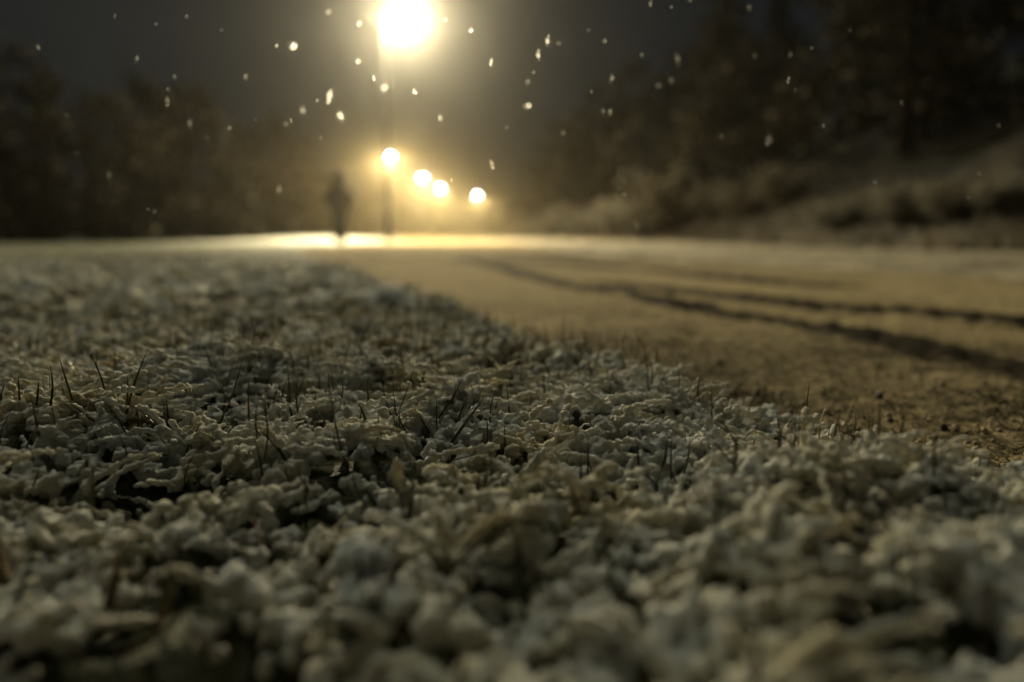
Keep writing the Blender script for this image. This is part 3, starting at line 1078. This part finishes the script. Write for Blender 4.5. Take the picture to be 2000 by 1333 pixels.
def person(loc, rz):
    t = empty('person', loc, rz)
    tag(t, 'person in dark hooded coat walking on the snow near the lamp', 'person')
    # y forward; left leg ahead, right leg trailing
    legL = [((0.085, 0.0, 0.92), 0.095), ((0.075, 0.10, 0.50), 0.062), ((0.06, 0.13, 0.11), 0.042)]
    legR = [((-0.085, 0.0, 0.92), 0.095), ((-0.07, -0.02, 0.50), 0.062), ((-0.05, -0.20, 0.13), 0.042)]
    footL = [((0.06, 0.10, 0.055), 0.045), ((0.063, 0.20, 0.045), 0.042), ((0.066, 0.30, 0.035), 0.032)]
    footR = [((-0.05, -0.24, 0.075), 0.043), ((-0.053, -0.14, 0.05), 0.042), ((-0.056, -0.05, 0.035), 0.032)]
    torso = [((0, 0, 0.92), 0.125), ((0, -0.01, 1.10), 0.125), ((0, 0.0, 1.30), 0.145), ((0, 0.0, 1.42), 0.12), ((0, 0.01, 1.50), 0.06), ((0, 0.02, 1.56), 0.055)]
    sh = [((-0.13, 0, 1.40), 0.068), ((0.13, 0, 1.40), 0.068)]
    armL = [((0.15, 0, 1.38), 0.062), ((0.27, -0.06, 1.14), 0.048), ((0.20, 0.10, 0.96), 0.038)]
    armR = [((-0.15, 0, 1.38), 0.062), ((-0.27, -0.06, 1.14), 0.048), ((-0.20, 0.10, 0.96), 0.038)]
    head = [((0, 0.02, 1.58), 0.070), ((0, 0.03, 1.65), 0.090), ((0, 0.025, 1.69), 0.088)]
    nose = [((0, 0.105, 1.655), 0.022), ((0, 0.128, 1.635), 0.020)]
    ears = [((-0.092, 0.02, 1.645), 0.022), ((-0.094, 0.02, 1.665), 0.022)]
    ears2 = [((0.092, 0.02, 1.645), 0.022), ((0.094, 0.02, 1.665), 0.022)]
    link('body', fuse([legL, legR, footL, footR, torso, sh, armL, armR, head, nose, ears, ears2], 0.018), M_SKIN, t)

    def fat(c, d): return [(p, r + d) for p, r in c]
    hipring = [((-0.06, 0, 0.88), 0.155), ((0.06, 0, 0.88), 0.155)]
    coat = [fat(torso[:4], 0.055), fat(sh, 0.05), fat(armL, 0.045), fat(armR, 0.045), hipring,
            [((-0.03, 0, 0.80), 0.135), ((0.03, 0, 0.80), 0.135)], [((-0.05, 0, 0.98), 0.19), ((-0.05, 0, 1.2), 0.19)], [((0.05, 0, 0.98), 0.19), ((0.05, 0, 1.2), 0.19)],
            [((0, 0.0, 1.44), 0.12), ((0, 0.0, 1.53), 0.085)]]
    link('coat', fuse(coat, 0.016), M_COAT, t)
    tr = [fat([legL[0], legL[1], ((0.062, 0.125, 0.14), 0.054)], 0.035), fat([legR[0], legR[1], ((-0.052, -0.18, 0.16), 0.054)], 0.035)]
    link('trousers', fuse(tr, 0.014), M_TROUS, t)
    for c in (footL, footR):
        link('shoe', fuse([fat(c, 0.012)], 0.010), M_SHOE, t)
    cap = [((0, -0.03, 1.52), 0.125), ((0, -0.025, 1.62), 0.132), ((0, -0.02, 1.72), 0.130), ((0, -0.015, 1.78), 0.10)]
    link('hood', fuse([cap], 0.012), M_HAT, t)
    return t


pp = at(665, 470, 22.7)
who = person((pp.x, 22.7, float(lawn_z(np.array([pp.x]), np.array([22.7]))[0]) - 0.012), R(10))
who.scale = (1.28, 1.20, 1.06)


# ------------------------------------------------------------------ trees
def quads(cen, size, g, droop=0.0, asp=0.5):
    n = len(cen)
    rot = rot_rand(n, g)
    a = rot[:, :, 0]; b = rot[:, :, 1]
    a = a + np.array((0, 0, -droop)); a /= np.linalg.norm(a, axis=1)[:, None]
    b = b - (a * b).sum(1)[:, None] * a; b /= np.linalg.norm(b, axis=1)[:, None]
    a = a * size[:, None]; b = b * (size * asp)[:, None]
    v = np.stack([cen - a, cen + b, cen + a, cen - b], 1).reshape(-1, 3)
    f = np.arange(n * 4).reshape(n, 4)
    return v, f


def broad_tree(seed, H, spread, n_leaf):
    g = np.random.default_rng(seed); rd = random.Random(seed)
    mb = MB()
    tips = []
    top = Vector((rd.uniform(-.4, .4), rd.uniform(-.4, .4), H * 0.72))
    tp = [Vector((0, 0, -0.6)), Vector((0.05, 0, H * 0.18)), Vector((top.x * .5, top.y * .6, H * 0.45)), top]
    mb.tube(tp, [H * 0.032, H * 0.023, H * 0.016, H * 0.006], 10)
    for i in range(17):
        u = 0.12 + 0.86 * i / 16
        seg = min(int(u * 3), 2); k = u * 3 - seg
        p = tp[seg].lerp(tp[seg + 1], k)
        an = i * 2.4 + rd.uniform(-.4, .4)
        ln = spread * (1.05 - 0.62 * u) * rd.uniform(0.75, 1.15)
        d = Vector((math.cos(an), math.sin(an), 0))
        pts = [p, p + d * ln * 0.35 + Vector((0, 0, H * 0.07)), p + d * ln * 0.72 + Vector((0, 0, H * 0.07)), p + d * ln + Vector((0, 0, -H * 0.03 * (1.2 - u)))]
        r0 = H * 0.009 * (1.1 - 0.6 * u)
        mb.tube(pts, [r0, r0 * .7, r0 * .45, r0 * .15], 6)
        for j in range(7):
            b = rd.uniform(0.25, 1.0)
            s2 = min(int(b * 3), 2); q = pts[s2].lerp(pts[s2 + 1], b * 3 - s2)
            d2 = (d * 0.6 + Vector((rd.uniform(-1, 1), rd.uniform(-1, 1), rd.uniform(-0.7, 0.6)))).normalized()
            l2 = ln * rd.uniform(0.25, 0.45)
            e = q + d2 * l2
            mb.tube([q, q.lerp(e, .5) + Vector((0, 0, 0.08)), e + Vector((0, 0, -0.12 * l2))], [r0 * .35, r0 * .22, r0 * .06], 4)
            tips.append((q, e))
    cen = []
    per = max(1, n_leaf // len(tips))
    for q, e in tips:
        u = g.random((per, 1)) ** 0.7
        cc = np.array(q) * (1 - u) + np.array(e) * u
        cen.append(cc + g.normal(size=(per, 3)) * 0.05 * spread)
    cen = np.concatenate(cen)
    sz = 0.06 + 0.09 * g.random(len(cen))
    v, f = quads(cen, sz, g, 0.3)
    crown = mesh_np('crown', v, f, False)
    k = g.random(len(cen)) < 0.07
    v, f = quads(cen[k] + np.array((0, 0, 0.05)), sz[k] * 1.0, g, 0.0, 0.6)
    snow = mesh_np('snow_load', v, f, False)
    tr = mb.mesh('trunk')
    return tr, crown, snow, M_LEAF


def spruce(seed, H, spread, n_leaf):
    g = np.random.default_rng(seed); rd = random.Random(seed)
    mb = MB()
    mb.tube([(0, 0, -0.6), (0, 0, H * .4), (0, 0, H * .98)], [H * .018, H * .012, H * .002], 9)
    cen = []; snw = []
    nb = 95
    for i in range(nb):
        u = 0.06 + 0.93 * i / nb
        an = i * 2.39996 + rd.uniform(-.3, .3)
        ln = spread * (1 - u) ** 0.85 * rd.uniform(.75, 1.15) + 0.12
        p = Vector((0, 0, H * u)); d = Vector((math.cos(an), math.sin(an), 0))
        pts = [p, p + d * ln * .5 + Vector((0, 0, -ln * .12)), p + d * ln + Vector((0, 0, -ln * .30))]
        mb.tube(pts, [H * .0028, H * .002, H * .0006], 4, False)
        k = max(14, int(n_leaf / nb * (ln / spread) * 2))
        uu = g.random(k) ** .6
        c = np.array([pts[0].lerp(pts[2], float(q)) for q in uu])
        side = np.array((-d.y, d.x, 0))
        c = c + side[None] * (g.normal(size=(k, 1)) * 0.16 * ln) * (1.05 - uu[:, None] * .6)
        c[:, 2] -= np.abs(g.normal(size=k)) * 0.10
        cen.append(c)
        m = g.random(k) < 0.08
        snw.append(c[m] + np.array((0, 0, 0.09)))
    cen = np.concatenate(cen); snw = np.concatenate(snw)
    v, f = quads(cen, 0.10 + 0.12 * g.random(len(cen)), g, 0.7, 0.35)
    crown = mesh_np('crown', v, f, False)
    v, f = quads(snw, 0.08 + 0.08 * g.random(len(snw)), g, 0.0, 0.6)
    return mb.mesh('trunk'), crown, mesh_np('snow_load', v, f, False), M_NEEDLE


def bush(seed, H, spread, n_leaf):
    """arching shrub whose whips lean over and carry snow"""
    g = np.random.default_rng(seed); rd = random.Random(seed)
    mb = MB(); cen = []
    for i in range(34):
        an = rd.uniform(0, 6.283); ln = spread * rd.uniform(.4, 1.0); hh = H * rd.uniform(.5, 1.0)
        d = Vector((math.cos(an), math.sin(an), 0))
        b = Vector((rd.uniform(-.3, .3) * spread, rd.uniform(-.3, .3) * spread, -0.2))
        pts = [b, b + d * ln * .2 + Vector((0, 0, hh * .65)), b + d * ln * .55 + Vector((0, 0, hh)), b + d * ln + Vector((0, 0, hh * .70))]
        mb.tube(pts, [.02, .014, .009, .003], 5, False)
        k = n_leaf // 34
        u = g.random(k) ** .8 * 2.999
        c = np.array([pts[int(q)].lerp(pts[int(q) + 1], float(q) % 1) for q in u]) + g.normal(size=(k, 3)) * 0.09 * spread
        cen.append(c)
    cen = np.concatenate(cen)
    cen[:, 2] = np.maximum(cen[:, 2], 0.02)
    v, f = quads(cen, 0.035 + 0.05 * g.random(len(cen)), g, 0.2)
    crown = mesh_np('foliage', v, f, False)
    m = g.random(len(cen)) < 0.65
    v, f = quads(cen[m] + np.array((0, 0, .03)), 0.035 + 0.05 * g.random(int(m.sum())), g, 0, .6)
    return mb.mesh('stems'), crown, mesh_np('snow_load', v, f, False), M_LEAF


def level(y):
    for lim, tx in ((20, 'well before the walker'), (30, 'level with the walker'), (44, 'a little past the walker'), (60, 'between the first two lamps'),
                    (86, 'level with the second lamp'), (112, 'level with the third lamp'), (170, 'level with the last lamps')):
        if y < lim: return tx
    return 'behind the bend'


def build_tree(kind, data, loc, rz, sc, label, cat, group):
    if y_labels:
        label = label + ', ' + level(loc[1])
    tr, cr, sn, lm = data
    t = empty(kind, loc, rz)
    t.scale = (sc, sc, sc)
    names = ('stems', 'foliage', 'snow_load') if kind == 'shrub' else ('trunk', 'crown', 'snow_load')
    link(names[0], tr, M_BARK, t)
    tag(link(names[1], cr, lm, t), kind='stuff')
    if 'dark low' not in label: tag(link(names[2], sn, M_TWIGSNOW, t), kind='stuff')
    return tag(t, label, cat, group)


y_labels = True
BR = [broad_tree(501 + k, 9.0, 4.6, 7000) for k in range(3)]
SP = [spruce(521 + k, 13.0, 3.0, 7500) for k in range(2)]
BU = [bush(541 + k, 1.5, 1.5, 3400) for k in range(3)]


def gz(x, y):
    X = np.array([float(x)]); Y = np.array([float(y)])
    return float((verge_z(X, Y) if x > edge_r(Y)[0] else lawn_z(X, Y))[0])


# broadleaved trees at the far side of the lawn
for i, (x, y, k, s) in enumerate(((-15.6, 25, 2, 0.80), (-19, 27, 0, 0.95), (-13.5, 26, 1, 0.70), (-24, 33, 2, 1.05), (-15, 38, 2, 0.95), (-20, 46, 1, 1.25), (-14.5, 52, 0, 1.0),
                                  (-29, 40, 1, 1.15), (-19, 64, 2, 1.3), (-24, 24, 1, 0.95), (-31, 28, 0, 1.1), (-26, 58, 0, 1.05), (-21, 84, 1, 0.9), (-24, 104, 2, 0.9), (-22, 126, 0, 0.9))):
    build_tree('broadleaf_tree', BR[k], (x, y, gz(x, y)), i * 1.7, s, ('huge' if s > 1 else 'tall' if s > .85 else 'lower') + ' dark drooping tree across the lawn', 'tree', 'broadleaf trees beyond the lawn')
# broadleaved trees on the slope past the road
for i, (x, y, k, s) in enumerate(((11.5, 24, 0, 1.0), (9.8, 33, 1, 1.0), (8.5, 45, 2, 1.1), (15, 30, 2, 1.25), (7.0, 58, 0, 1.15), (13.5, 18, 1, 0.8),
                                  (5.5, 74, 1, 1.2), (6.5, 96, 2, 1.3), (19, 21, 0, 1.0), (13, 48, 0, 1.0), (12, 68, 2, 1.0), (15.5, 12.5, 2, 0.75))):
    build_tree('broadleaf_tree', BR[k], (x, y, gz(x, y)), i * 2.1 + 1, s, ('tall' if s > .9 else 'lower') + ' dark leafy tree on the slope past the road', 'tree', 'broadleaf trees on the slope')
for i, (x, y, k, s) in enumerate(((18, 38, 0, 1.25), (22, 46, 1, 1.35), (14.5, 57, 1, 1.25), (25, 33, 0, 1.1), (29, 42, 1, 1.2), (20, 62, 0, 1.1), (11, 84, 1, 0.95), (24, 25, 1, 1.0), (33, 30, 0, 1.1))):
    build_tree('spruce_tree', SP[k], (x, y, gz(x, y)), i * 1.3, s, ('huge' if s > 1.1 else 'tall') + ' pointed spruce up the slope past the road', 'tree', 'spruces on the slope')
# far wood behind the bend
y_labels = False
for i in range(16):
    x = -50 + i * 6.5 + random.uniform(-2, 2); y = 190 + random.uniform(-12, 25)
    if i % 2: build_tree('spruce_tree', SP[i % 4 // 2], (x, y, gz(x, y)), i, random.uniform(.7, .95), 'far spruce fading into the haze behind the bend', 'tree', 'far trees behind the bend')
    else: build_tree('broadleaf_tree', BR[i % 3], (x, y, gz(x, y)), i, random.uniform(.8, 1.1), 'far broadleaf tree fading into the haze behind the bend', 'tree', 'far trees behind the bend')
y_labels = True
# snow-laden shrubs along the foot of the slope
for i, (px, d, k, s) in enumerate(((1335, 30, 0, 1.55), (1270, 33, 1, 1.2), (1205, 38, 2, 1.05), (1130, 46, 0, 1.1), (1085, 55, 1, 1.2), (1540, 19, 2, 0.75), (1460, 22, 1, 0.7),
                                   (1640, 13, 0, 0.42), (1760, 11.5, 1, 0.40), (1850, 10.5, 2, 0.36), (1950, 9.8, 0, 0.36), (1400, 26, 2, 0.8))):
    x = (px - 1000) / 1555 * d
    build_tree('shrub', BU[k], (x, d, gz(x, d) - 0.03), i * 1.9, s, ('big' if s > 1.3 else 'snowy' if s > .6 else 'small') + ' arching shrub at the slope foot past the road', 'shrub', 'shrubs at the foot of the slope')
for i, (px, d, k, s) in enumerate(((560, 40, 0, 1.0), (430, 30, 1, 0.8), (250, 26, 2, 0.9), (90, 24, 0, 0.9), (500, 48, 2, 1.1), (610, 60, 1, 1.1), (340, 33, 0, 0.9))):
    x = (px - 1000) / 1555 * d
    build_tree('shrub', BU[k], (x, d, gz(x, d) - 0.03), i * 1.2, s, 'dark low shrub under the trees across the lawn', 'shrub', 'shrubs under the trees beyond the lawn')

# ------------------------------------------------------------------ falling snow
gf = np.random.default_rng(99)


def flake_mesh(n, stretch):
    c = gf.normal(size=(n, 3)) * 0.42
    c[:, 2] *= stretch
    rot = rot_rand(n, gf)
    V, F = [], []
    for i in range(n):                     # small hexagonal crystals stuck together
        r = 0.22 + 0.22 * gf.random()
        b = len(V)
        for k in range(6):
            an = k * math.pi / 3
            V.append(c[i] + rot[i] @ np.array((math.cos(an) * r, math.sin(an) * r, 0)))
        F += [(b, b + 1, b + 2, b + 3), (b, b + 3, b + 4, b + 5)]
    me = mesh_np('snowflake', np.array(V), np.array(F), False)
    me.materials.append(M_FLAKE)
    return me


FM = [flake_mesh(26, 1.0), flake_mesh(30, 2.2), flake_mesh(22, 1.2), flake_mesh(26, 2.8)]
FL = [  # photo pixel, size in photo pixels, brightness rank by size
    (572, 90, 22, 0), (641, 25, 12, 0), (540, 91, 9, 2), (702, 47, 12, 2), (327, 197, 9, 1), (371, 242, 9, 1), (449, 251, 8, 0), (268, 114, 9, 1), (75, 93, 9, 1), (591, 216, 10, 1),
    (559, 244, 11, 0), (644, 187, 12, 1), (665, 226, 13, 1), (627, 270, 5, 3), (545, 370, 11, 1), (213, 342, 7, 1), (290, 410, 7, 0), (302, 414, 7, 0), (731, 154, 8, 3), (751, 173, 16, 0),
    (810, 180, 9, 3), (1028, 210, 16, 0), (1051, 108, 9, 1), (1069, 80, 9, 1), (1091, 86, 7, 0), (1181, 81, 9, 0), (1195, 154, 9, 1), (1030, 162, 7, 1), (1042, 142, 6, 2), (1192, 219, 8, 1),
    (961, 321, 9, 1), (1540, 158, 10, 3), (1502, 272, 13, 1), (1498, 282, 9, 0), (1608, 246, 7, 3), (1323, 116, 11, 1), (1286, 168, 10, 0), (1311, 158, 11, 0), (1270, 8, 8, 1), (1311, 15, 9, 0),
    (1463, 15, 8, 1), (1348, 2, 9, 0), (1253, 108, 6, 1), (1474, 110, 6, 1), (1543, 108, 6, 1), (1585, 95, 7, 0), (1220, 381, 8, 0), (1410, 266, 6, 1), (1709, 357, 8, 0), (1912, 340, 7, 0),
    (1178, 218, 6, 1), (1243, 440, 7, 1), (882, 352, 5, 3), (569, 237, 6, 3), (305, 48, 7, 0), (365, 34, 8, 0), (225, 32, 6, 3), (433, 60, 7, 0), (329, 176, 7, 0), (341, 150, 6, 1),
    (130, 226, 7, 0), (499, 234, 5, 0), (1155, 180, 5, 3), (1553, 175, 5, 1), (1892, 386, 5, 1), (1950, 245, 5, 1), (620, 197, 6, 0), (405, 270, 6, 0), (870, 40, 9, 0), (920, 60, 7, 1),
    (960, 120, 7, 1), (700, 120, 7, 0), (860, 230, 6, 1), (990, 250, 6, 0), (1100, 260, 6, 1), (1150, 60, 6, 0), (480, 150, 6, 1), (150, 300, 5, 0), (1760, 200, 5, 1), (1660, 60, 5, 0)]
for i, (px, py, sz, k) in enumerate(FL):
    if sz >= 14: d = 1.05 + 0.3 * gf.random()
    elif sz >= 10: d = 0.95 + 0.3 * gf.random()
    else: d = 0.82 + 0.22 * gf.random()
    if k == 3: d = 0.74 + 0.06 * gf.random()
    o = link('snowflake', FM[k], None)
    r = sz * 0.32 / 1555 * d
    o.scale = (r, r, r)
    o.location = at(px, py, d)
    o.rotation_euler = (0.15 * gf.normal(), 0.15 * gf.normal(), 6.28 * gf.random())
    if sz >= 14: lab, gr = 'large soft snowflake drifting in the lamp glow', 'large falling snowflakes'
    elif k == 3 or k == 1: lab, gr = 'small stretched snowflake falling through the night air', 'stretched falling snowflakes'
    else: lab, gr = 'small round snowflake falling through the night air', 'round falling snowflakes'
    tag(o, lab, 'snowflake', gr)

# ------------------------------------------------------------------ the hazy air
m, t, b, o_ = nodes('snowy_air')
t.nodes.remove(b)
pv = t.nodes.new('ShaderNodeVolumePrincipled')
pv.inputs['Color'].default_value = (0.93, 0.92, 0.88, 1)
m.cycles.volume_sampling = 'EQUIANGULAR'
pv.inputs['Density'].default_value = 0.00085
pv.inputs['Anisotropy'].default_value = 0.92
t.links.new(pv.outputs[0], o_.inputs['Volume'])
hz = MB().box((XL - 5, YL - 5, -2.0), (XH + 5, YH + 5, 75)).build('haze', m, None, False)
tag(hz, 'thin snowy haze filling the night air', 'haze', kind='stuff')
